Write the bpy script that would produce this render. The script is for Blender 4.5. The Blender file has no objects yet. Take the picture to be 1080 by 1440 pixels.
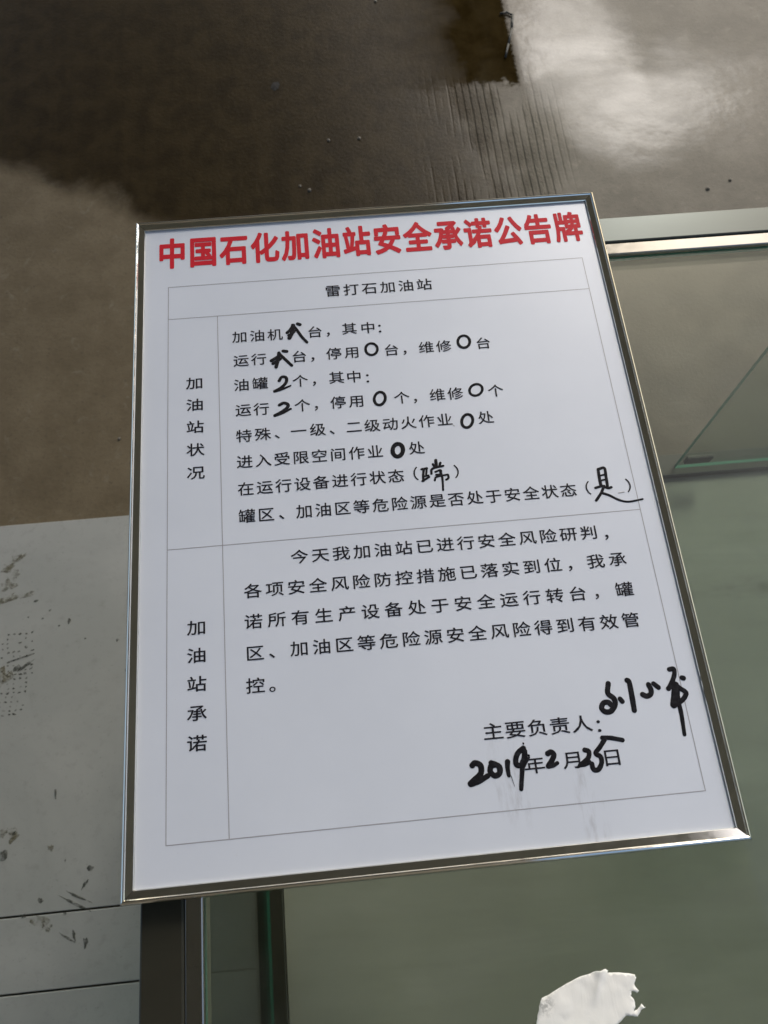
import bpy, bmesh, math, random
from mathutils import Vector, Matrix, noise
from mathutils.geometry import delaunay_2d_cdt

rnd = random.Random(7)
S = bpy.context.scene
COL = S.collection

# ------------------------------------------------------------------ camera
ZB = 0.915                                   # height of the notice board's upper rim above the floor
CR = ((0.99540332, -0.09532793, 0.00920965),   # world -> camera (x right, y down, z forward)
      (-0.08478925, -0.9218853, -0.37807179),
      (0.04453104, 0.37555304, -0.92573047))
CP = Vector((0.18047393, -0.5782749, 0.62788385 + ZB))
FPX = 1150.0
cam_d = bpy.data.cameras.new('camera')
cam = bpy.data.objects.new('camera', cam_d)
COL.objects.link(cam)
right, down, fwd = (Vector(r) for r in CR)
m3 = Matrix((right, -down, -fwd)).transposed()
cam.matrix_world = Matrix.Translation(CP) @ m3.to_4x4()
cam_d.sensor_fit = 'VERTICAL'
cam_d.sensor_height = 36.0
cam_d.sensor_width = 27.0
cam_d.lens = FPX / 1440 * 36.0
cam_d.clip_start = 0.01
cam_d.clip_end = 500
cam_d.dof.use_dof = True
cam_d.dof.focus_distance = 0.70
cam_d.dof.aperture_fstop = 14.0
S.camera = cam

# ------------------------------------------------------------------ light
SUN_EL, SUN_AZ = math.radians(37.5), math.radians(24)     # azimuth from +Y towards +X
W = bpy.data.worlds.new('World')
S.world = W
W.use_nodes = True
wn = W.node_tree
sky = wn.nodes.new('ShaderNodeTexSky')
sky.sky_type = 'NISHITA'
sky.sun_disc = False
sky.sun_elevation = SUN_EL
sky.sun_rotation = SUN_AZ
sky.air_density = 1.0
sky.dust_density = 4.5
sky.ozone_density = 1.0
bg = wn.nodes['Background']
bg.inputs['Strength'].default_value = 0.12
wn.links.new(sky.outputs[0], bg.inputs['Color'])
sd = bpy.data.lights.new('sun', 'SUN')
sd.energy = 0.9
sd.angle = math.radians(13)
sd.color = (1.0, 0.985, 0.955)
sun = bpy.data.objects.new('sun', sd)
COL.objects.link(sun)
sdir = Vector((math.sin(SUN_AZ) * math.cos(SUN_EL), math.cos(SUN_AZ) * math.cos(SUN_EL), math.sin(SUN_EL)))
sun.rotation_euler = sdir.to_track_quat('Z', 'Y').to_euler()
sun.location = (3, 5, 8)
S.view_settings.view_transform = 'Standard'
S.view_settings.look = 'None'
S.view_settings.gamma = 1
S.view_settings.use_curve_mapping = False
S.view_settings.exposure = 0.79

# ------------------------------------------------------------------ helpers
def at(px, py, z=ZB):
    """pixel of the photograph -> point on the horizontal plane at height z"""
    d = right * ((px - 540) / FPX) + down * ((py - 720) / FPX) + fwd
    k = (z - CP.z) / d.z
    return CP + d * k

def tag(o, label=None, cat=None, group=None, kind=None):
    if label: o['label'] = label
    if cat: o['category'] = cat
    if group: o['group'] = group
    if kind: o['kind'] = kind
    return o

def empty(name, loc):
    o = bpy.data.objects.new(name, None)
    o.empty_display_size = 0.05
    o.location = loc
    COL.objects.link(o)
    return o

def obj(name, bm, mats, parent=None, smooth=False):
    bmesh.ops.recalc_face_normals(bm, faces=bm.faces)
    return obj_raw(name, bm, mats, parent, smooth)

def obj_raw(name, bm, mats, parent=None, smooth=False):
    me = bpy.data.meshes.new(name)
    bm.to_mesh(me)
    bm.free()
    if not isinstance(mats, (list, tuple)): mats = [mats]
    for m in mats: me.materials.append(m)
    if smooth:
        for p in me.polygons: p.use_smooth = True
    o = bpy.data.objects.new(name, me)
    COL.objects.link(o)
    if parent:
        o.parent = parent
        if not parent.parent: o.matrix_parent_inverse = Matrix.Translation(-Vector(parent.location))
    return o

def add_box(bm, x0, x1, y0, y1, z0, z1, bev=0.0, mi=0):
    r = bmesh.ops.create_cube(bm, size=1)
    vs = r['verts']
    bmesh.ops.scale(bm, vec=(x1 - x0, y1 - y0, z1 - z0), verts=vs)
    bmesh.ops.translate(bm, vec=((x0 + x1) / 2, (y0 + y1) / 2, (z0 + z1) / 2), verts=vs)
    fs = {f for v in vs for f in v.link_faces}
    for f in fs: f.material_index = mi
    if bev:
        es = list({e for v in vs for e in v.link_edges})
        bmesh.ops.bevel(bm, geom=es, offset=bev, segments=2, affect='EDGES', profile=0.5)

def mitred(bm, profile, p0, p1, inward, z0):
    """bar along p0->p1, profile (u towards inside, z), mitred 45 deg at both ends"""
    d = (p1 - p0).normalized()
    a, b = [], []
    for u, z in profile:
        a.append(bm.verts.new((p0 + d * (u + 0.00015) + inward * u).to_3d() + Vector((0, 0, z0 + z))))
        b.append(bm.verts.new((p1 - d * (u + 0.00015) + inward * u).to_3d() + Vector((0, 0, z0 + z))))
    n = len(profile)
    for i in range(n):
        j = (i + 1) % n
        bm.faces.new((a[i], a[j], b[j], b[i]))
    bm.faces.new(a)
    bm.faces.new(b[::-1])

# ------------------------------------------------------------------ materials
class NT:
    def __init__(self, name):
        self.m = bpy.data.materials.new(name)
        self.m.use_nodes = True
        self.t = self.m.node_tree
        self.n = self.t.nodes
        self.b = self.n['Principled BSDF']
        self.out = self.n['Material Output']
    def node(self, kind, **kw):
        x = self.n.new(kind)
        for k, v in kw.items(): setattr(x, k, v)
        return x
    def put(self, sock, v):
        if isinstance(v, bpy.types.NodeSocket): self.t.links.new(v, sock)
        else: sock.default_value = v
    def math(self, op, a, b=None, c=None, clamp=False):
        x = self.node('ShaderNodeMath', operation=op, use_clamp=clamp)
        self.put(x.inputs[0], a)
        if b is not None: self.put(x.inputs[1], b)
        if c is not None: self.put(x.inputs[2], c)
        return x.outputs[0]
    def mix(self, f, a, b):
        x = self.node('ShaderNodeMix', data_type='RGBA')
        self.put(x.inputs[0], f)
        self.put(x.inputs[6], (*a, 1) if isinstance(a, tuple) else a)
        self.put(x.inputs[7], (*b, 1) if isinstance(b, tuple) else b)
        return x.outputs[2]
    def mixf(self, f, a, b):
        x = self.node('ShaderNodeMix', data_type='FLOAT')
        self.put(x.inputs[0], f); self.put(x.inputs[2], a); self.put(x.inputs[3], b)
        return x.outputs[0]
    def pos(self):
        if not hasattr(self, '_p'):
            g = self.node('ShaderNodeNewGeometry')
            self._p = g.outputs['Position']
            s = self.node('ShaderNodeSeparateXYZ')
            self.t.links.new(self._p, s.inputs[0])
            self.x, self.y, self.z = s.outputs
        return self._p
    def noise(self, scale, detail=4, rough=0.55, stretch=None, dist=0.0, off=(0, 0, 0)):
        mp = self.node('ShaderNodeMapping')
        self.t.links.new(self.pos(), mp.inputs[0])
        mp.inputs['Location'].default_value = off
        if stretch: mp.inputs['Scale'].default_value = stretch
        x = self.node('ShaderNodeTexNoise')
        self.t.links.new(mp.outputs[0], x.inputs['Vector'])
        x.inputs['Scale'].default_value = scale
        x.inputs['Detail'].default_value = detail
        x.inputs['Roughness'].default_value = rough
        x.inputs['Distortion'].default_value = dist
        return x.outputs[0]
    def step(self, v, a, b, lo=0.0, hi=1.0):
        x = self.node('ShaderNodeMapRange', interpolation_type='SMOOTHSTEP')
        self.put(x.inputs[0], v)
        x.inputs[1].default_value = a; x.inputs[2].default_value = b
        x.inputs[3].default_value = lo; x.inputs[4].default_value = hi
        return x.outputs[0]
    def bump(self, h, strength=0.5, dist=0.001, prev=None):
        x = self.node('ShaderNodeBump')
        x.inputs['Strength'].default_value = strength
        x.inputs['Distance'].default_value = dist
        self.put(x.inputs['Height'], h)
        if prev is not None: self.put(x.inputs['Normal'], prev)
        return x.outputs[0]
    def set(self, **kw):
        for k, v in kw.items():
            k = k.replace('_', ' ')
            if isinstance(v, tuple): v = (*v, 1)
            self.put(self.b.inputs[k], v)
        return self.m

def mat_metal(name, base, rough, streak=(1, 1, 1)):
    t = NT(name)
    n = t.noise(90, 5, 0.6, streak)
    n2 = t.noise(9, 3, 0.6)
    t.set(Metallic=1.0, Base_Color=t.mix(t.step(n2, 0.35, 0.7), base, tuple(c * 0.9 for c in base)),
          Roughness=t.mixf(t.step(n, 0.3, 0.7), rough * 0.8, rough * 1.35),
          Normal=t.bump(n, 0.02, 0.0005))
    return t.m

def mat_plain(name, base, rough=0.5, var=0.12, scale=40, metallic=0.0, spec=0.5):
    t = NT(name)
    n = t.noise(scale, 4, 0.6)
    t.set(Base_Color=t.mix(n, tuple(c * (1 - var) for c in base), tuple(min(1, c * (1 + var)) for c in base)),
          Roughness=rough, Metallic=metallic, Specular_IOR_Level=spec)
    return t.m

def mat_glass(name, tint, refl=1.0, dirt=0.055):
    """flat pane: straight-through tinted transmission plus a Fresnel reflection and a thin film of dust"""
    t = NT(name)
    t.n.remove(t.b)
    tr = t.node('ShaderNodeBsdfTransparent'); tr.inputs[0].default_value = (*tint, 1)
    gl = t.node('ShaderNodeBsdfGlossy'); gl.inputs['Roughness'].default_value = 0.03
    gl.inputs['Color'].default_value = (refl, refl, refl, 1)
    df = t.node('ShaderNodeBsdfDiffuse'); df.inputs[0].default_value = (0.42, 0.44, 0.40, 1)
    fr = t.node('ShaderNodeFresnel'); gm = t.node('ShaderNodeNewGeometry')
    t.put(fr.inputs['IOR'], t.mixf(gm.outputs['Backfacing'], 1.5, 1 / 1.5))
    m0 = t.node('ShaderNodeMixShader'); m1 = t.node('ShaderNodeMixShader')
    d = t.math('MULTIPLY', t.math('ADD', t.step(t.noise(4, 7, 0.66, (1, 2.2, 1), 0.9), 0.35, 0.75), t.math('MULTIPLY', t.step(t.noise(260, 2, 0.5), 0.70, 0.78), 0.5)), dirt)
    t.put(m0.inputs[0], d)
    t.t.links.new(tr.outputs[0], m0.inputs[1]); t.t.links.new(df.outputs[0], m0.inputs[2])
    t.t.links.new(fr.outputs[0], m1.inputs[0])
    t.t.links.new(m0.outputs[0], m1.inputs[1]); t.t.links.new(gl.outputs[0], m1.inputs[2])
    t.t.links.new(m1.outputs[0], t.out.inputs[0])
    return t.m

M = {}
M['frame'] = mat_metal('polished_steel', (0.88, 0.87, 0.80), 0.09)
def make_rail():
    t = NT('dark_anodised_rail')
    n = t.noise(30, 5, 0.65, (0.25, 1, 1))
    t.set(Base_Color=t.mix(n, (0.020, 0.019, 0.013), (0.040, 0.037, 0.026)), Roughness=t.mixf(n, 0.24, 0.36), Specular_Tint=(0.86, 1.0, 0.95))
    return t.m
M['rail'] = make_rail()
M['lip'] = mat_metal('bright_aluminium', (0.42, 0.41, 0.36), 0.18)
M['glass'] = mat_glass('counter_glass', (0.83, 0.855, 0.80), 0.35)
M['pane'] = mat_glass('pane_glass', (0.86, 0.92, 0.875), 0.5)
M['glass_edge'] = mat_plain('green_glass_edge', (0.05, 0.22, 0.15), 0.2)
M['rubber'] = mat_plain('dark_rubber', (0.03, 0.035, 0.03), 0.6)
M['back'] = mat_plain('backing_board', (0.35, 0.34, 0.32), 0.7)
M['red'] = mat_plain('red_print', (0.52, 0.014, 0.026), 0.6, 0.06, 200, 0, 0.15)
M['black'] = mat_plain('black_print', (0.014, 0.014, 0.019), 0.6, 0.1, 200, 0, 0.15)
M['grid'] = mat_plain('grey_print', (0.30, 0.30, 0.32), 0.4, 0.15, 150)
def make_ink():
    t = NT('black_marker_ink')
    n = t.step(t.noise(320, 4, 0.7, (1, 1, 0.2)), 0.45, 0.78)
    t.set(Base_Color=t.mix(n, (0.004, 0.004, 0.006), (0.022, 0.023, 0.028)), Roughness=0.7)
    t.b.inputs['Specular IOR Level'].default_value = 0.15
    return t.m
M['ink'] = make_ink()
M['faint'] = mat_plain('worn_marker_ink', (0.36, 0.36, 0.37), 0.4, 0.1, 300)
def mat_mud(name, base, scale, lo, hi, cover):
    t = NT(name)
    n = t.noise(scale, 5, 0.65)
    t.set(Base_Color=t.mix(t.noise(45, 3), tuple(c * .75 for c in base), tuple(c * 1.25 for c in base)), Roughness=0.85,
          Alpha=t.math('MULTIPLY', t.step(n, lo, hi), cover))
    return t.m
M['mud'] = mat_mud('mud', (0.13, 0.12, 0.07), 70, 0.38, 0.66, 0.7)
M['dark_mud'] = mat_mud('dark_mud', (0.055, 0.06, 0.048), 120, 0.27, 0.60, 0.8)
M['soffit'] = mat_plain('canopy_paint', (0.43, 0.43, 0.40), 0.6, 0.1, 2)

def make_sheet_mat():
    t = NT('white_board_surface')
    t.pos()
    # grey smears of wiped-off marker under the date
    def smear(px, py, sx, sy):
        c = at(px, py, ZB - 0.005)
        dx = t.math('DIVIDE', t.math('SUBTRACT', t.x, c.x), sx)
        dy = t.math('DIVIDE', t.math('SUBTRACT', t.y, c.y), sy)
        r = t.math('ADD', t.math('MULTIPLY', dx, dx), t.math('MULTIPLY', dy, dy))
        return t.step(r, 0.0, 1.0, 1.0, 0.0)
    s = t.math('ADD', smear(712, 1085, 0.016, 0.045), t.math('ADD', smear(832, 1130, 0.014, 0.05), smear(738, 1110, 0.008, 0.03)))
    nz = t.step(t.noise(160, 5, 0.7, (1, 0.22, 1)), 0.45, 0.75)
    f = t.math('MULTIPLY', t.math('MULTIPLY', s, nz), 0.42, clamp=True)
    soft = t.noise(7, 4, 0.6)
    base = t.mix(t.step(soft, 0.3, 0.7), (0.59, 0.635, 0.695), (0.62, 0.665, 0.725))
    specks = t.math('MULTIPLY', t.step(t.noise(420, 2, 0.5), 0.74, 0.80), 0.25)
    base = t.mix(specks, base, (0.45, 0.45, 0.45))
    t.set(Base_Color=t.mix(f, base, (0.25, 0.25, 0.26)), Roughness=t.mixf(soft, 0.32, 0.46),
          Normal=t.bump(t.noise(25, 3, 0.5), 0.05, 0.001))
    return t.m
M['sheet'] = make_sheet_mat()

def make_ground_mat():
    t = NT('wet_concrete')
    t.pos()
    big = t.noise(2.2, 5, 0.6, None, 0.5)
    mid = t.noise(9, 6, 0.65)
    fine = t.noise(120, 5, 0.7)
    streak = t.noise(30, 5, 0.65, (1.0, 0.12, 1))
    # soaked area: everything beyond a wavering shoreline, left of the broom-finished strip
    shore = t.math('ADD', t.y, t.math('MULTIPLY', t.math('SUBTRACT', big, 0.5), 0.35))
    shore = t.math('ADD', shore, t.math('MULTIPLY', t.x, 0.55))
    wet = t.step(shore, 0.66, 0.78)
    edge = t.math('ADD', t.x, t.math('MULTIPLY', t.math('SUBTRACT', mid, 0.5), 0.22))
    rag = t.math('ADD', t.y, t.math('MULTIPLY', t.math('SUBTRACT', t.noise(26, 5, 0.7), 0.5), 0.16))
    wet = t.math('MULTIPLY', wet, t.step(t.math('ADD', edge, t.math('MULTIPLY', t.step(rag, 1.1, 1.35), -0.15)), 0.48, 0.80, 1.0, 0.0))
    damp = t.mix(t.step(mid, 0.3, 0.72), (0.095, 0.076, 0.044), (0.135, 0.11, 0.068))
    grey = t.mix(t.step(mid, 0.3, 0.72), (0.075, 0.070, 0.050), (0.115, 0.107, 0.08))
    col = t.mix(t.step(t.x, 0.05, 0.55), damp, grey)
    col = t.mix(t.math('MULTIPLY', t.step(fine, 0.50, 0.72), 0.45), col, (0.055, 0.048, 0.034))
    grit = t.step(t.noise(75, 3, 0.6, None, 0, (3, 1, 0)), 0.66, 0.74)
    col = t.mix(t.math('MULTIPLY', grit, 0.5), col, (0.04, 0.035, 0.025))
    pale = t.step(t.noise(24, 5, 0.7, None, 0.5, (7, 2, 0)), 0.56, 0.74)
    col = t.mix(t.math('MULTIPLY', pale, 0.35), col, (0.20, 0.185, 0.14))
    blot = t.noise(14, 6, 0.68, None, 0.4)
    soak_refl = t.mix(t.step(t.math('ADD', t.math('MULTIPLY', blot, 0.7), t.math('MULTIPLY', streak, 0.3)), 0.36, 0.64), (0.015, 0.010, 0.003), (0.027, 0.019, 0.007))
    canopy_refl = t.math('MULTIPLY', t.step(rag, 1.20, 1.235), t.math('MULTIPLY', t.step(t.math('ADD', t.x, t.math('MULTIPLY', t.math('SUBTRACT', fine, 0.5), 0.03)), 0.715, 0.728, 1.0, 0.0), t.step(t.math('ADD', t.x, t.math('MULTIPLY', t.math('SUBTRACT', mid, 0.5), 0.16)), 0.30, 0.70)))  # dark mirror image of the canopy edge, painted into the floor colour
    wet = t.math('MAXIMUM', wet, canopy_refl)
    col = t.mix(wet, col, soak_refl)
    # broom grooves running away from the counter
    wob = t.math('MULTIPLY', t.math('SUBTRACT', t.noise(3, 2, 0.5), 0.5), 0.012)
    gx = t.math('ADD', t.x, wob)
    saw = t.math('SINE', t.math('MULTIPLY', gx, 2 * math.pi / 0.036))
    gm = t.math('MULTIPLY', t.step(t.x, 0.42, 0.58), t.step(t.x, 0.72, 0.84, 1.0, 0.0))
    gm = t.math('MULTIPLY', gm, t.step(t.noise(8, 3, 0.6, (1, 0.3, 1)), 0.38, 0.62))
    gm = t.math('MULTIPLY', t.math('MULTIPLY', gm, t.math('SUBTRACT', 1.0, canopy_refl)), t.step(rag, 1.12, 1.30, 1.0, 0.0))
    gr = t.math('MULTIPLY', t.math('POWER', t.math('ABSOLUTE', saw), 12.0), gm)
    h = t.math('ADD', t.math('ADD', t.math('MULTIPLY', gr, -0.75), t.math('MULTIPLY', t.math('MULTIPLY', t.math('SUBTRACT', t.noise(150, 4, 0.7, (1, 0.5, 1)), 0.5), gm), 1.1)), t.math('MULTIPLY', t.math('MULTIPLY', t.math('SUBTRACT', streak, 0.5), 0.5), t.math('MULTIPLY', gm, t.mixf(canopy_refl, 1.0, 0.05))))
    n1 = t.bump(h, 0.8, 0.005)
    n2 = t.bump(t.math('MULTIPLY', t.math('SUBTRACT', t.math('ADD', fine, t.math('MULTIPLY', mid, 1.2)), 1.1), t.mixf(canopy_refl, 1.0, 0.10)), 0.35, 0.0022, n1)
    # thin films of standing water
    wv = t.math('MULTIPLY', t.math('SUBTRACT', t.noise(4.5, 5, 0.62, None, 0.6), 0.5), 0.30)
    def seg(ax, ay, bx, by, r0, r1):
        ex, ey = bx - ax, by - ay
        k = t.math('DIVIDE', t.math('ADD', t.math('MULTIPLY', t.math('SUBTRACT', t.x, ax), ex), t.math('MULTIPLY', t.math('SUBTRACT', t.y, ay), ey)), ex * ex + ey * ey, clamp=True)
        dx = t.math('SUBTRACT', t.x, t.math('MULTIPLY_ADD', k, ex, ax))
        dy = t.math('SUBTRACT', t.y, t.math('MULTIPLY_ADD', k, ey, ay))
        d = t.math('SQRT', t.math('ADD', t.math('MULTIPLY', dx, dx), t.math('MULTIPLY', dy, dy)))
        return t.step(t.math('ADD', d, wv), r0, r1, 1.0, 0.0)
    film = t.math('MAXIMUM', seg(0.76, 1.50, 0.98, 1.10, 0.05, 0.25), t.math('MULTIPLY', seg(1.10, 1.14, 1.75, 0.98, 0.02, 0.24), 0.8))
    film = t.math('MULTIPLY', film, t.step(t.math('ADD', t.x, t.math('MULTIPLY', t.math('SUBTRACT', fine, 0.5), 0.03)), 0.727, 0.740))
    wisp = t.step(t.noise(2.6, 5, 0.6, (1.0, 1.6, 1), 0.8, (0.4, 0.2, 0)), 0.32, 0.68)
    t.set(Base_Color=col, Roughness=t.mixf(wet, 0.55, 0.38), Normal=n2)
    t.put(t.b.inputs['Specular IOR Level'], t.mixf(t.math('MULTIPLY', canopy_refl, 1.25, clamp=True), t.mixf(wet, 0.20, 0.07), 0.0))
    t.put(t.b.inputs['Coat Weight'], t.math('MULTIPLY', t.math('MULTIPLY', film, t.mixf(wisp, 0.5, 1.0)), 0.17))
    t.b.inputs['Coat Roughness'].default_value = 0.16
    t.put(t.b.inputs['Coat Normal'], t.bump(t.noise(5, 4, 0.6), 0.25, 0.01))
    return t.m
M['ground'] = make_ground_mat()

def make_pave_mat():
    t = NT('pale_paving')
    t.pos()
    a = t.noise(4, 5, 0.6, None, 0.4)
    b = t.noise(55, 5, 0.65)
    c = t.noise(230, 3, 0.6)
    col = t.mix(t.step(a, 0.3, 0.7), (0.248, 0.264, 0.244), (0.30, 0.312, 0.29))
    col = t.mix(t.math('MULTIPLY', t.step(b, 0.5, 0.8), 0.35), col, (0.15, 0.16, 0.14))
    col = t.mix(t.math('MULTIPLY', t.step(c, 0.64, 0.74), 0.4), col, (0.11, 0.115, 0.10))
    t.set(Base_Color=col, Roughness=0.6, Normal=t.bump(b, 0.15, 0.001))
    return t.m
M['pave'] = make_pave_mat()

def make_deck_mat():
    t = NT('grey_green_deck')
    t.pos()
    a = t.noise(3.5, 4, 0.55, None, 0.4)
    b = t.noise(40, 5, 0.65, (0.2, 1, 1))
    col = t.mix(t.step(a, 0.3, 0.7), (0.24, 0.25, 0.21), (0.285, 0.295, 0.25))
    col = t.mix(t.math('MULTIPLY', t.step(b, 0.45, 0.8), 0.3), col, (0.19, 0.195, 0.155))
    # soft darker streak along one line, and broad paler streaks
    yy = t.math('ADD', t.y, t.math('MULTIPLY', t.math('SUBTRACT', t.noise(7, 4, 0.6), 0.5), 0.05))
    band = t.math('MULTIPLY', t.step(t.math('ABSOLUTE', t.math('ADD', yy, 0.262)), 0.002, 0.022, 1.0, 0.0), t.step(t.noise(9, 4, 0.6, (1, 2, 1)), 0.38, 0.62))
    col = t.mix(t.math('MULTIPLY', band, 0.55), col, (0.10, 0.105, 0.08))
    pale_streak = t.step(t.noise(3.2, 6, 0.62, (0.5, 2.2, 1), 1.0), 0.45, 0.72)
    col = t.mix(t.math('MULTIPLY', pale_streak, 0.35), col, (0.36, 0.37, 0.33))
    t.set(Base_Color=col, Roughness=0.35)
    return t.m
M['deck'] = make_deck_mat()

def make_scrap_mat():
    t = NT('torn_white_plastic')
    t.pos()
    c = at(764, 1412, ZB - 0.0205)
    d = t.node('ShaderNodeVectorMath', operation='DISTANCE')
    t.put(d.inputs[0], t.pos()); d.inputs[1].default_value = c
    near = t.step(d.outputs['Value'], 0.002, 0.011, 1.0, 0.0)
    dirt = t.math('MULTIPLY', near, t.step(t.noise(260, 4, 0.7), 0.42, 0.62))
    base = t.mix(t.noise(60, 4), (0.87, 0.87, 0.80), (0.92, 0.92, 0.86))
    t.set(Base_Color=t.mix(t.math('MULTIPLY', dirt, 0.5), base, (0.07, 0.08, 0.06)), Roughness=0.5,
          Normal=t.bump(t.noise(110, 4, 0.55, (1, 0.35, 1), 1.2), 0.25, 0.0012))
    return t.m
M['scrap'] = make_scrap_mat()

# ------------------------------------------------------------------ setting: floor and pavement
bm = bmesh.new()
bmesh.ops.create_grid(bm, x_segments=2, y_segments=2, size=80)
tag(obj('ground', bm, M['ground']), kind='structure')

EDGE_Y = 0.082
J1, J2 = at(0, 1286, 0.012).y - 0.002, at(0, 1394, 0.012).y - 0.003
bm = bmesh.new()
g = 0.0015
ys = [EDGE_Y, J1 - 0.004, J2 - 0.004, -6.0]
for i in range(3):
    add_box(bm, -8, 8, ys[i + 1] + g, ys[i] - (g if i else 0), 0.002, 0.014, 0.0012)
pav = tag(obj('pavement', bm, M['pave']), kind='structure')

# muddy tread marks and splashes lying on the paving
def blob(bm, cx, cy, rx, ry, ang, z, n=14, rough=0.35):
    vs = []
    ca, sa = math.cos(ang), math.sin(ang)
    for i in range(n):
        a = 2 * math.pi * i / n
        k = 1 + rough * (rnd.random() - 0.5) * 2
        u, v = rx * k * math.cos(a), ry * k * math.sin(a)
        vs.append(bm.verts.new((cx + u * ca - v * sa, cy + u * sa + v * ca, z)))
    c = bm.verts.new((cx, cy, z + 0.0008))
    for i in range(n):
        bm.faces.new((vs[i], vs[(i + 1) % n], c))

ZP = 0.0143
px_m = 1.53 / FPX / 0.9                       # metres per pixel on the floor, roughly
bm = bmesh.new()
for (px, py, w, h, a) in ((8, 800, 16, 7, .3), (20, 788, 9, 5, .5), (12, 822, 10, 8, .1), (30, 783, 8, 2.5, .4), (22, 808, 7, 5, 1.2),
                          (8, 842, 26, 4, .25), (32, 838, 12, 3.5, .2), (5, 955, 11, 12, 0), (12, 948, 6, 5, 0), (4, 1172, 10, 6, .2), (16, 1170, 5, 6, .5), (22, 1176, 4, 7, -.6),
                          (58, 1297, 12, 5, -.5), (64, 1303, 6, 4, -.4), (72, 1192, 3, 4, 1.0)):
    p = at(px, py, ZP)
    blob(bm, p.x, p.y, w * px_m, h * px_m, a, ZP, 16, 0.55)
obj('mud_splash', bm, M['mud'], pav)
bm = bmesh.new()
for r in range(19):
    for c in range(6):
        if 5.4 < r < 7 and c > 1: continue
        px, py = 3 + c * 8.3 + rnd.uniform(-1, 1) - max(0, r - 12) * 1.2, 894 + r * 6.3 + rnd.uniform(-.8, .8) - c * 0.9
        if px < -3 or rnd.random() < 0.16 + (0.35 if c == 0 else 0) + (0.5 if r > 13 and c > 3 else 0): continue
        if r > 9 and c > 4: continue
        p = at(px, py, ZP)
        blob(bm, p.x, p.y, rnd.uniform(1.1, 2.3) * px_m, rnd.uniform(.8, 1.5) * px_m, rnd.uniform(-.4, .8), ZP, 8, .4)
for (px, py, w, h, a) in ((97, 873, 2, 3.4, 0), (51, 845, 3, 1.4, .3), (127, 1221, 4, 3, .4), (119, 1244, 5, 1.6, 1.0), (57, 1266, 2.5, 3.2, .9), (91, 1285, 2.2, 2.4, 0),
                          (112, 1262, 15, 1.3, -.45), (106, 1271, 17, 1.4, -.5), (96, 1320, 12, 1.3, -.55), (104, 1314, 1.6, 6, .2), (120, 1326, 2.5, 5, .1), (33, 1288, 3, 2, 0),
                          (165, 900, 1.5, 2, 0), (177, 942, 1, 2.5, 0), (30, 925, 16, 1.2, .25), (36, 936, 10, 2, .6), (24, 940, 5, 4, .3), (78, 1117, 1.6, 5, .1), (3, 1202, 5, 6, 0), (20, 1172, 3, 1.6, .9),
                          (120, 898, 1.2, 1, 0), (70, 858, 2, 1.3, .1), (60, 870, 1.6, 1, .1), (40, 868, 1.3, 1, .1), (83, 880, 1.3, 1, .3), (92, 1210, 1, 1.4, 0)):
    p = at(px, py, ZP)
    blob(bm, p.x, p.y, w * px_m, h * px_m, a, ZP + 0.0002, 12, 0.45)
obj('shoe_print', bm, M['dark_mud'], pav)

# small stones and a plugged hole in the wet concrete
bm = bmesh.new()
spots = [(505, 195), (1027, 253), (995, 266), (422, 262), (435, 268), (168, 617), (528, 2), (462, 198)]
for i, (px, py) in enumerate(spots):
    p = at(px, py, 0)
    r = bmesh.ops.create_icosphere(bm, subdivisions=1, radius=0.0035 + 0.002 * rnd.random())
    for v in r['verts']:
        v.co = v.co * (1 + 0.4 * (rnd.random() - .5))
        v.co.z *= 0.6
        v.co += Vector((p.x, p.y, 0.0015))
tag(obj('pebbles', bm, mat_plain('pebble', (0.12, 0.11, 0.085), 0.7, 0.4, 300)), kind='stuff')
bm = bmesh.new()
p = at(387, 121, 0)
blob(bm, p.x, p.y, 0.011, 0.016, 0.1, 0.001, 18, 0.25)
tag(obj('floor_hole', bm, mat_plain('pitch', (0.006, 0.006, 0.005), 0.9)), kind='structure')

# ------------------------------------------------------------------ station canopy (out of view; its underside is what the wet floor mirrors)
HC, XE = 6.0, 2.60
can = tag(empty('canopy', (0, 3, 0)), 'long flat canopy roof over the forecourt with dark underside', 'canopy')
bm = bmesh.new(); add_box(bm, -4.8, XE, -9, 16, HC, HC + 0.7, 0.02)
obj('roof', bm, M['soffit'], can)
for cy in (-7.5, 14.5):
    bm = bmesh.new(); add_box(bm, -3.2, -2.7, cy - .25, cy + .25, 0.001, HC - 0.001, 0.02)
    obj('column', bm, M['back'], can)

bm = bmesh.new(); add_box(bm, -5.0, 0.7, -2.9, -2.6, 0.0145, 3.6, 0.01)  # unseen wall, added to keep bright sky off the board's lower frame edge
tag(obj('blocker_wall', bm, mat_plain('blocker_plaster', (0.16, 0.15, 0.13), 0.8, 0.15, 3)), 'unseen dull wall added behind the camera to block the low sky', 'wall')

# ------------------------------------------------------------------ glass counter
CZ = ZB - 0.015                                # top of the metal rails
X0, X1, Y1, Y0 = 0.0107, 1.62, -0.0215, -0.98   # outer edges
counter = tag(empty('glass_counter', (X0, Y1, 0)), 'metal framed glass display counter with clear top, standing on the floor under the notice board', 'display counter')
RP = [(0, -.030), (0, -.0014), (.0004, -.0005), (.0013, 0), (.0290, 0), (.0300, -.0003), (.0304, -.0009), (.0306, -.0017), (.0306, -.030)]
LP = [(.0308, -.028), (.0308, -.0022), (.0311, -.0018), (.0318, -.0016), (.0425, -.0024), (.0434, -.0029), (.0438, -.0038), (.0440, -.0060), (.0440, -.028)]
corners = [Vector((X0, Y1)), Vector((X1, Y1)), Vector((X1, Y0)), Vector((X0, Y0))]
inw = [Vector((0, -1)), Vector((-1, 0)), Vector((0, 1)), Vector((1, 0))]
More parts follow.
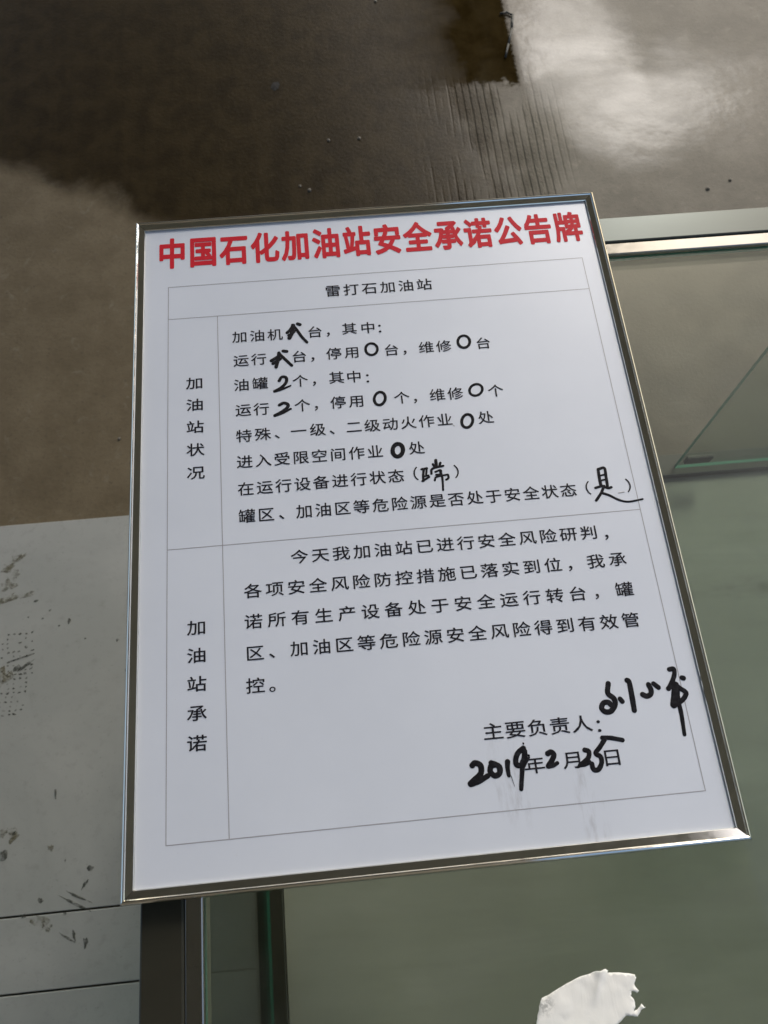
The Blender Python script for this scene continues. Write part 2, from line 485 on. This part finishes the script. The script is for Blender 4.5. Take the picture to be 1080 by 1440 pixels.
for i in range(4):
    p0, p1 = corners[i], corners[(i + 1) % 4]
    bm = bmesh.new(); mitred(bm, RP, p0, p1, inw[i], CZ)
    r = obj('top_rail', bm, M['rail'], counter)
    bm = bmesh.new(); mitred(bm, LP, p0, p1, inw[i], CZ)
    obj('inner_lip', bm, M['lip'], r)
    # lower frame of the case
    bm = bmesh.new(); mitred(bm, [(0, -.04), (0, -.001), (.001, 0), (.037, 0), (.038, -.001), (.038, -.04)], p0, p1, inw[i], 0.318)
    obj('bottom_rail', bm, M['rail'], counter)
def pane(name, m, x0, x1, y0, y1, z0, z1, parent):
    bm = bmesh.new()
    add_box(bm, x0, x1, y0, y1, z0, z1)
    d = (x1 - x0, y1 - y0, z1 - z0)
    thin = d.index(min(d))
    bm.normal_update()
    for f in bm.faces:
        f.material_index = 0 if abs(f.normal[thin]) > 0.5 else 1
    return obj(name, bm, [m, M['glass_edge']], parent)
I = 0.0442
pane('glass_top', M['glass'], X0 + I, X1 - I, Y0 + I, Y1 - I, CZ - 0.0125, CZ - 0.0065, counter)
pane('side_pane', M['pane'], X0 + .0165, X0 + .0205, Y0 + .046, Y1 - .046, 0.3182, CZ - .0302, counter)
pane('side_pane', M['pane'], X1 - .0205, X1 - .0165, Y0 + .046, Y1 - .046, 0.3182, CZ - .0302, counter)
sp = pane('sliding_pane', M['pane'], 0.728, X1 - .05, Y1 - .026, Y1 - .021, 0.3182, CZ - .0302, counter)
bm = bmesh.new(); add_box(bm, .731, .775, Y1 - .033, Y1 - .0262, .345, .365, .002)
obj('corner_pad', bm, M['rubber'], sp)
bm = bmesh.new()
add_box(bm, X0 + .0385, X1 - .0385, Y0 + .0385, Y1 - .0385, 0.296, 0.308, 0.0008)
obj('deck', bm, M['deck'], counter)
for (px, py) in ((X0 + .004, Y1 - .034), (X1 - .034, Y1 - .034), (X0 + .004, Y0 + .004), (X1 - .034, Y0 + .004)):
    bm = bmesh.new(); add_box(bm, px, px + .03, py, py + .03, 0.3185, CZ - 0.0305, .002)
    obj('post', bm, M['rail'], counter)
    bm = bmesh.new(); add_box(bm, px, px + .03, py, py + .03, 0.0145, 0.2775, .002)
    obj('leg', bm, M['rail'], counter)

# ------------------------------------------------------------------ notice board
BW, BH = 0.45, 0.60
board = tag(empty('notice_board', (0, 0, CZ)), 'white notice board in thin steel frame with red heading, lying on the glass counter', 'notice board')
FP = [(0, -.0149), (0, -.0030), (.0005, -.0015), (.0012, -.0006), (.0022, 0), (.0030, -.0003), (.0036, -.0012), (.0088, -.0023), (.0092, -.0030), (.0092, -.0149)]
bc = [Vector((0, 0)), Vector((BW, 0)), Vector((BW, -BH)), Vector((0, -BH))]
for i in range(4):
    bm = bmesh.new(); mitred(bm, FP, bc[i], bc[(i + 1) % 4], inw[i], ZB)
    obj('frame_rail', bm, M['frame'], board)
bm = bmesh.new(); add_box(bm, .0094, BW - .0094, -BH + .0094, -.0094, CZ + .0003, ZB - .0062)
obj('backing_panel', bm, M['back'], board)
ZS = ZB - 0.0046
bm = bmesh.new(); add_box(bm, .0093, BW - .0093, -BH + .0093, -.0093, ZS - .0015, ZS)
sheet = obj('face_sheet', bm, M['sheet'], board)

def on(px, py): return at(px, py, ZS)

# table rules
ZL = ZS + 0.00012
def P(*pts): return [on(*p) for p in pts]
xl = sum(p.x for p in P((236.5, 403), (237, 740), (232, 1189))) / 3
xr = sum(p.x for p in P((818, 364), (996, 1112), (898, 717))) / 3
xc = sum(p.x for p in P((305, 443), (315, 765), (321, 1182))) / 3
y_top = sum(p.y for p in P((236.5, 403), (818, 364))) / 2
y_2 = sum(p.y for p in P((236.5, 448.7), (826.7, 407))) / 2
y_3 = sum(p.y for p in P((240, 772.7), (898, 717))) / 2
y_b = sum(p.y for p in P((232, 1189), (996, 1112))) / 2
bm = bmesh.new()
lw = 0.0003
def rule(x0, x1, y0, y1, z=ZL):
    bm.faces.new([bm.verts.new(v) for v in ((x0, y0, z), (x1, y0, z), (x1, y1, z), (x0, y1, z))])
for y in (y_top, y_2, y_3, y_b): rule(xl - lw, xr + lw, y - lw, y + lw)
for a, b in ((y_top, y_2), (y_2, y_3), (y_3, y_b)):
    rule(xl - lw, xl + lw, b + lw, a - lw)
    rule(xr - lw, xr + lw, b + lw, a - lw)
    if a != y_top: rule(xc - lw, xc + lw, b + lw, a - lw)
obj('table_rules', bm, M['grid'], sheet)

# printed writing: each character's outline comes from Blender's built-in font
_fc = bpy.data.curves.new('glyph', 'FONT')
_fo = bpy.data.objects.new('glyph', _fc)
COL.objects.link(_fo)
_cache = {}
def glyph(ch, weight):
    k = (ch, weight)
    if k not in _cache:
        _fc.body = ch; _fc.size = 1; _fc.resolution_u = 3; _fc.offset = 0.0
        dg = bpy.context.evaluated_depsgraph_get(); dg.update()
        me = bpy.data.meshes.new_from_object(_fo.evaluated_get(dg))
        vs = [v.co.copy() for v in me.vertices]
        fs = [tuple(p.vertices) for p in me.polygons]
        bpy.data.meshes.remove(me)
        if weight:                                     # fatten the strokes: a ribbon along every outline edge, a small disc at every corner
            cnt = {}
            for f in fs:
                for a, b in zip(f, f[1:] + f[:1]): cnt[(min(a, b), max(a, b))] = cnt.get((min(a, b), max(a, b)), 0) + 1
            lift, base, nv0 = 0, list(vs), len(vs)
            rim = [e for e, c in cnt.items() if c == 1]
            for a, b in rim:
                pa, pb = base[a], base[b]
                d = pb - pa
                if d.length < 1e-6: continue
                nrm = Vector((-d.y, d.x, 0)).normalized() * weight
                lift += 1
                h = Vector((0, 0, lift))
                i0 = len(vs)
                vs += [pa - nrm + h, pb - nrm + h, pb + nrm + h, pa + nrm + h]
                fs.append((i0, i0 + 1, i0 + 2, i0 + 3))
            for a in sorted({v for e in rim for v in e}):
                lift += 1
                i0 = len(vs)
                vs += [base[a] + Vector((weight * math.cos(q * math.pi / 4), weight * math.sin(q * math.pi / 4), lift)) for q in range(8)]
                fs.append(tuple(range(i0, i0 + 8)))
        _cache[k] = (vs, fs)
    return _cache[k]
PUNCT = '，：、。（）'
def put(bm, ch, c, ex, ey, weight, z):
    vs, fs = glyph(ch, weight)
    if ch in PUNCT:
        ox = (min(v.x for v in vs) + max(v.x for v in vs)) / 2
        oy = (min(v.y for v in vs) + max(v.y for v in vs)) / 2
    else: ox, oy = 0.5, 0.38
    nv = [bm.verts.new((c.x + (v.x - ox) * ex, c.y + (v.y - oy) * ey, z + v.z * 6e-7)) for v in vs]
    for f in fs:
        try: bm.faces.new([nv[i] for i in f])
        except ValueError: pass
def em(px, py, w, h, kx, ky):
    """em size from the printed size of one character in the photograph"""
    a, b = on(px - w / 2, py), on(px + w / 2, py)
    c, d = on(px, py - h / 2), on(px, py + h / 2)
    return (b.x - a.x) / kx, (c.y - d.y) / ky
ZT = ZS + 0.00022
def line(name, segs, size, weight, mat, label=None):
    bm = bmesh.new()
    last = None
    for s in segs:
        if last is not None and s[1][0] - last > 40:      # a gap left for the marker entry: the next run is a piece of its own
            obj_raw(name, bm, mat, sheet)
            bm = bmesh.new()
        last = s[-1][0]
        text, a = s[0], on(*s[1])
        b = on(*s[2]) if len(s) > 2 else a
        n = max(1, len(text) - 1)
        for i, ch in enumerate(text):
            put(bm, ch, a.lerp(b, i / n), size[0], size[1], weight, ZT)
    o = obj_raw(name, bm, mat, sheet)
    if label: o['label'] = label
    return o
E_T = em(286, 353, 35.5, 39.8, .87, .92)
E_S = em(478, 410, 20.7, 15, .90, .88)
E_U = em(344, 649, 22, 17.8, .92, .92)
E_L = em(356, 831, 24.7, 19.7, .93, .92)
E_V1 = em(274, 539, 22.5, 16.0, .885, .91)
E_V2 = em(277, 883, 25, 19.8, .885, .91)
E_G = em(693, 1028, 27.5, 23.0, .90, .90)
line('printed_title', [('中国石化加油站安全承诺公告牌', (242.1, 356.7), (798.3, 319.1))], E_T, .034, M['red'], 'bold red heading')
line('printed_subtitle', [('雷打石加油站', (468.1, 409.1), (596.5, 400))], E_S, .010, M['black'])
UP = [
 [('加油机', (337.2, 473.9), (386.7, 470.6)), ('台', (442.8, 466.9)), ('，', (461.7, 470.6)), ('其中', (491.3, 462.2), (517.4, 460.9)), ('：', (534.1, 462.2))],
 [('运行', (339.1, 507.2), (364.1, 505.2)), ('台', (420.9, 501.5)), ('，', (440, 505.7)), ('停用', (469.6, 497.4), (495, 495.6)), ('台', (550.4, 492.2)), ('，', (569.6, 496.1)), ('维修', (599.4, 488.5), (623.9, 486.7)), ('台', (679.4, 482.6))],
 [('油罐', (339.8, 541.5), (365.9, 539.1)), ('个', (422.4, 535.7)), ('，', (442.2, 539.6)), ('其中', (473.3, 531.1), (497.8, 529.8)), ('：', (517, 532.2))],
 [('运行', (342.2, 576.7), (367.6, 575.2)), ('个', (425.2, 570.2)), ('，', (445, 574.3)), ('停用', (475.6, 565.9), (501.5, 564.1)), ('个', (565, 559.4)), ('，', (584.4, 564.1)), ('维修', (615, 555.2), (640.2, 553.3)), ('个', (697, 549.3))],
 [('特殊', (343.1, 613), (369.6, 610.6)), ('、', (390, 614.3)), ('一级', (420, 606.2), (446.9, 604.1)), ('、', (467.2, 608.1)), ('二级动火作业', (497.8, 600.4), (625.2, 590.2)), ('处', (683.1, 587))],
 [('进入受限空间作业', (344.1, 649.4), (527.6, 635)), ('处', (585.9, 630))],
 [('在运行设备进行状态', (345.9, 687.4), (556.9, 669.4)), ('（', (584.6, 666.1)), ('）', (641.9, 663))],
 [('罐区', (347.4, 725.7), (374.3, 723.5)), ('、', (396.3, 727.2)), ('加油区等危险源是否处于安全状态', (428, 718.9), (799.2, 689.3)), ('（', (826.7, 686.2)), ('）', (883.7, 682.5))]]
for l in UP: line('printed_text', l, E_U, .009, M['black'])
LO = [
 [('今天我加油站已进行安全风险研判', (421.1, 782.8), (827.8, 748.9)), ('，', (853.3, 755.6))],
 [('各项安全风险防控措施已落实到位', (355.8, 830.8), (777.5, 794.4)), ('，', (802.5, 799.4)), ('我承', (837.5, 789.2), (868.1, 786.4))],
 [('诺所有生产设备处于安全运行转台', (356.4, 873.9), (812.2, 834.7)), ('，', (840, 838.9)), ('罐', (877.8, 828.6))],
 [('区', (358.6, 918.3)), ('、', (382.8, 922.2)), ('加油区等危险源安全风险得到有效管', (421.1, 911.9), (886.7, 871.7))],
 [('控', (359.3, 964)), ('。', (383.3, 969.3))]]
for l in LO: line('printed_text', l, E_L, .009, M['black'])
line('printed_side_heading', [('加油站状况', (273.8, 538.9), (275.4, 664.9))], E_V1, .011, M['black'])
line('printed_side_heading', [('加油站承诺', (276.6, 882.6), (277.1, 1045.2))], E_V2, .011, M['black'])
line('printed_text', [('主要负责人', (693.3, 1028.4), (818.2, 1017.8)), ('：', (842.2, 1021.1))], E_G, .009, M['black'])
line('printed_text', [('年', (751.6, 1075.6)), ('月', (805.6, 1068.4)), ('日', (860.7, 1064.9))], E_G, .009, M['black'])
bpy.data.objects.remove(_fo)

# marker writing: strokes drawn as low rounded beads of ink on the sheet
def catmull(pts, k=6):
    if len(pts) < 3: return [Vector(pts[0]).lerp(Vector(pts[-1]), i / k) for i in range(k + 1)]
    q = [Vector(p) for p in pts]
    q = [q[0] * 2 - q[1]] + q + [q[-1] * 2 - q[-2]]
    out = []
    for i in range(1, len(q) - 2):
        for s in range(k):
            t = s / k
            out.append(.5 * (2 * q[i] + (q[i + 1] - q[i - 1]) * t + (2 * q[i - 1] - 5 * q[i] + 4 * q[i + 1] - q[i + 2]) * t * t + (3 * q[i] - q[i - 1] - 3 * q[i + 1] + q[i + 2]) * t ** 3))
    out.append(q[-2])
    return out
def stroke(bm, pts, w, z, w_end=None, sides=10):
    """pts on the sheet in metres, w = width in metres; a flattened tube with round ends"""
    c = catmull(pts)
    n = len(c)
    w_end = w if w_end is None else w_end
    rings = []
    def ring(p, d, r, zz):
        nrm = Vector((-d.y, d.x))
        out = []
        for j in range(sides):
            a = 2 * math.pi * j / sides
            o = p + nrm * (r * math.cos(a))
            out.append(bm.verts.new((o.x, o.y, z + 0.00009 * math.sin(a) * min(1, r / (w * .5)))))
        return out
    for i in range(n):
        d = (c[min(n - 1, i + 1)] - c[max(0, i - 1)])
        d = d.normalized() if d.length > 1e-9 else Vector((1, 0))
        r = .5 * (w + (w_end - w) * i / (n - 1)) * (1 + 0.07 * noise.noise(Vector((c[i].x * 400, c[i].y * 400, w * 900))))
        if i == 0:
            for s in (.98, .75, .4): rings.append(ring(c[0] - d * r * s, d, r * math.sqrt(1 - s * s), 0))
        rings.append(ring(c[i], d, r, 0))
        if i == n - 1:
            for s in (.4, .75, .98): rings.append(ring(c[i] + d * r * s, d, r * math.sqrt(1 - s * s), 0))
    for a, b in zip(rings, rings[1:]):
        for j in range(sides):
            k = (j + 1) % sides
            bm.faces.new((a[j], a[k], b[k], b[j]))
    bm.faces.new(rings[0]); bm.faces.new(rings[-1][::-1])
ZI = ZS + 0.0002
_si = [0]
def mark(name, origin, scale, strokes, mat='ink', label=None):
    bm = bmesh.new()
    for s in strokes:
        pts, w = s[0], s[1]
        q = []
        for (u, v) in pts:
            p = on(origin[0] + u / scale, origin[1] + v / scale)
            q.append((p.x, p.y))
        c = on(origin[0] + pts[0][0] / scale, origin[1] + pts[0][1] / scale)
        e = on(origin[0] + pts[0][0] / scale + 1, origin[1] + pts[0][1] / scale)
        k = (e.x - c.x) / scale
        _si[0] += 1
        stroke(bm, q, w * k * 1.08, ZI + 0.000004 * (_si[0] % 9), (s[2] * k * 1.08 if len(s) > 2 else None))
    o = obj(name, bm, M[mat], sheet, True)
    if label: o['label'] = label
    return o
def ell(cx, cy, rx, ry, tilt, w, n=13):
    ca, sa = math.cos(tilt), math.sin(tilt)
    return ([(cx + rx * math.cos(a) * ca - ry * math.sin(a) * sa, cy + rx * math.cos(a) * sa + ry * math.sin(a) * ca)
             for a in (2 * math.pi * i / n - 1.9 for i in range(n + 2))], w)
A, B, D = (320, 440), (510, 440), (510, 580)
mark('handwritten_character', A, 5.4, [([(452, 152), (476, 130), (494, 102)], 24), ([(498, 96), (490, 150), (470, 192)], 30), ([(466, 172), (488, 158), (506, 140)], 24),
                                       ([(493, 92), (525, 128), (562, 180), (603, 224)], 22), ([(532, 84), (550, 90)], 25)])
mark('handwritten_character', A, 5.4, [([(334, 364), (356, 350), (384, 334)], 26), ([(390, 305), (386, 350), (369, 412)], 26), ([(346, 386), (376, 368), (400, 350)], 24),
                                       ([(388, 305), (430, 346), (488, 400)], 22), ([(422, 290), (450, 293)], 24)])
mark('handwritten_numeral', A, 5.4, [([(392, 516), (412, 488), (444, 492), (446, 526), (412, 565), (358, 596)], 23), ([(358, 597), (420, 578), (478, 554)], 22, 14)])
mark('handwritten_numeral', A, 5.4, [([(394, 700), (428, 685), (460, 698), (450, 724), (412, 752), (360, 780)], 24), ([(360, 780), (420, 760), (480, 729)], 24, 16)])
mark('handwritten_numeral', B, 5.4, [ell(67, 276, 45, 44, .2, 19)])
mark('handwritten_numeral', B, 5.4, [ell(768, 219, 45, 46, -.3, 20)])
mark('handwritten_numeral', B, 5.4, [ell(130, 651, 41, 50, .3, 21)])
mark('handwritten_numeral', B, 5.4, [ell(860, 585, 50, 42, -.45, 19)])
mark('handwritten_numeral', D, 5.4, [ell(794, 65, 41, 51, .3, 21)])
mark('handwritten_numeral', D, 5.4, [ell(267, 287, 39, 48, .15, 31)])
mark('handwritten_word', D, 5.4, [([(447, 432), (488, 424)], 17), ([(464, 432), (460, 475), (462, 520)], 18), ([(486, 430), (482, 478)], 15), ([(466, 486), (500, 478)], 14), ([(455, 521), (505, 490)], 17),
                                  ([(555, 363), (560, 408)], 22), ([(533, 394), (545, 410)], 18), ([(590, 383), (583, 406)], 18), ([(522, 466), (530, 428), (612, 406)], 17),
                                  ([(552, 452), (592, 438), (590, 468), (558, 474)], 15), ([(548, 516), (562, 490), (645, 472)], 15), ([(648, 474), (652, 498), (634, 512)], 16), ([(588, 440), (606, 505), (611, 590)], 19, 14)])
G = (700, 620)
mark('handwritten_word', G, 4.909, [([(692, 196), (700, 250), (710, 300)], 20), ([(696, 195), (735, 188), (746, 240), (757, 312)], 19), ([(704, 240), (740, 233)], 13), ([(708, 275), (746, 266)], 13),
                                    ([(674, 325), (722, 310)], 17), ([(722, 312), (760, 326), (784, 320)], 17), ([(734, 312), (712, 362), (680, 412)], 18), ([(714, 358), (770, 376), (830, 405), (900, 420), (1000, 402)], 18, 12)])
mark('worn_mark', G, 4.909, [([(835, 358), (872, 353)], 7)], 'faint')
mark('worn_mark', D, 5.4, [([(690, 97), (697, 103)], 6)], 'faint')
SG = (830, 930)
mark('handwritten_signature', SG, 7.2, [
    ([(182, 225), (178, 322), (235, 372), (253, 430), (215, 500), (160, 512), (117, 478), (132, 424), (180, 414), (212, 442)], 50), ([(302, 380), (324, 406)], 46),
    ([(372, 192), (394, 212), (420, 340), (446, 496)], 50), ([(590, 236), (616, 292), (610, 335), (570, 352), (530, 336)], 50), ([(640, 225), (690, 264)], 46),
    ([(800, 82), (842, 76), (852, 122), (834, 195), (792, 278)], 44), ([(790, 276), (846, 228), (900, 268), (966, 312), (962, 352), (920, 402), (840, 445)], 46),
    ([(862, 240), (858, 350), (846, 440)], 70), ([(880, 300), (890, 400), (920, 520), (954, 740)], 50, 36), ([(928, 166), (944, 170)], 46)])
T, U = (650, 1020), (750, 1020)
mark('handwritten_date', T, 8.31, [
    ([(118, 468), (150, 440), (214, 470), (218, 560), (150, 630), (95, 682)], 64), ([(100, 688), (200, 650), (300, 590)], 66, 56),
    ([(338, 440), (430, 480), (436, 560), (380, 588), (328, 540), (338, 476), (390, 456)], 62), ([(530, 425), (530, 500), (545, 585)], 58, 44),
    ([(712, 268), (652, 322), (626, 400), (640, 466), (700, 450), (728, 350), (715, 268)], 58), ([(706, 430), (700, 550), (690, 745)], 60, 46),
    ([(735, 300), (742, 400), (720, 470)], 46),
    ([(572, 590), (612, 715)], 7, 3), ([(712, 208), (716, 216)], 18), ([(775, 350), (780, 356)], 22)])
mark('handwritten_date', U, 8.31, [([(168, 330), (205, 312), (240, 342), (222, 400), (176, 476)], 60), ([(180, 478), (232, 468), (280, 440)], 54, 44)])
mark('handwritten_date', U, 8.31, [([(600, 288), (648, 306), (642, 380), (570, 450)], 52), ([(545, 466), (600, 456), (655, 428)], 48), ([(520, 488), (560, 470)], 26),
                                   ([(805, 146), (900, 146), (1042, 172)], 48), ([(830, 170), (780, 250), (728, 328), (786, 366), (798, 440), (760, 515), (705, 515), (684, 450)], 52)])

# ------------------------------------------------------------------ torn white scrap
so, ss = (720, 1330), 4.909
outline = [(165, 540), (178, 470), (200, 360), (235, 345), (320, 295), (440, 225), (560, 180), (640, 155), (662, 170), (657, 186), (760, 185), (840, 195), (858, 215), (843, 268), (875, 312), (863, 325), (826, 308),
           (820, 340), (845, 380), (850, 420), (836, 450), (870, 435), (893, 400), (920, 425), (890, 442), (866, 487), (790, 480), (720, 545), (660, 640), (500, 720), (320, 700), (190, 640)]
ZC = CZ - 0.0065
poly = []
for i, (u, v) in enumerate(outline):
    u2, v2 = outline[(i + 1) % len(outline)]
    for s in range(4):
        k = s / 4
        x, y = u + (u2 - u) * k, v + (v2 - v) * k
        p = at(so[0] + (x + rnd.uniform(-3, 3)) / ss, so[1] + (y + rnd.uniform(-3, 3)) / ss, ZC)
        poly.append(Vector((p.x, p.y)))
def inside(p):
    c = False
    for a, b in zip(poly, poly[1:] + poly[:1]):
        if (a.y > p.y) != (b.y > p.y) and p.x < (b.x - a.x) * (p.y - a.y) / (b.y - a.y) + a.x: c = not c
    return c
nb = len(poly)
pts = list(poly)
x0, x1 = min(p.x for p in poly), max(p.x for p in poly)
y0, y1 = min(p.y for p in poly), max(p.y for p in poly)
st = 0.0016
yy = y0
while yy < y1:
    xx = x0
    while xx < x1:
        p = Vector((xx + rnd.uniform(-.3, .3) * st, yy + rnd.uniform(-.3, .3) * st))
        if inside(p) and min((p - q).length for q in poly) > st * .6: pts.append(p)
        xx += st
    yy += st
vs, es, fs, *_ = delaunay_2d_cdt(pts, [(i, (i + 1) % nb) for i in range(nb)], [list(range(nb))], 1, 1e-7)
bm = bmesh.new()
bv = []
ridge_a, ridge_b = at(so[0] + 610 / ss, so[1] + 170 / ss, ZC), at(so[0] + 560 / ss, so[1] + 420 / ss, ZC)
def lift(p):
    q = Vector((p.x * 60, p.y * 60, 3.1))
    h = 0.0004 + 0.0012 * abs(noise.noise(q)) + 0.0002 * abs(noise.noise(q * 2.7))
    ax, ay = ridge_b.x - ridge_a.x, ridge_b.y - ridge_a.y
    t = ((p.x - ridge_a.x) * ax + (p.y - ridge_a.y) * ay) / (ax * ax + ay * ay)
    if -0.2 < t < 1.1:
        d = abs((p.x - ridge_a.x) * ay - (p.y - ridge_a.y) * ax) / math.hypot(ax, ay)
        h += 0.0030 * math.exp(-(d / 0.0025) ** 2) * max(0, 1 - t)
    return h
for v in vs: bv.append(bm.verts.new((v.x, v.y, ZC + lift(v))))
for f in fs:
    try: bm.faces.new([bv[i] for i in f])
    except ValueError: pass
o = obj('plastic_scrap', bm, M['scrap'], None, True)
tag(o, 'small torn crumpled white scrap on the glass top below the notice board', 'scrap')
md = o.modifiers.new('thickness', 'SOLIDIFY'); md.thickness = 0.00012; md.offset = -1

# ------------------------------------------------------------------ hooked rod added in place of a bracket's reflection in the wet floor
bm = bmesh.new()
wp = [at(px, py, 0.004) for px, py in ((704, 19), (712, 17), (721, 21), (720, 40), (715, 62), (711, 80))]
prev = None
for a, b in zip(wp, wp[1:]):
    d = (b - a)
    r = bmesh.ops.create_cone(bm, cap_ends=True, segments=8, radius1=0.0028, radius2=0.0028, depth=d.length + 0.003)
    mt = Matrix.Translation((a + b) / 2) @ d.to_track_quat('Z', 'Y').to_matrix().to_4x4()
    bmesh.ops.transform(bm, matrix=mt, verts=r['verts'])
o = obj('bracket_reflection', bm, M['rubber'], None, True)
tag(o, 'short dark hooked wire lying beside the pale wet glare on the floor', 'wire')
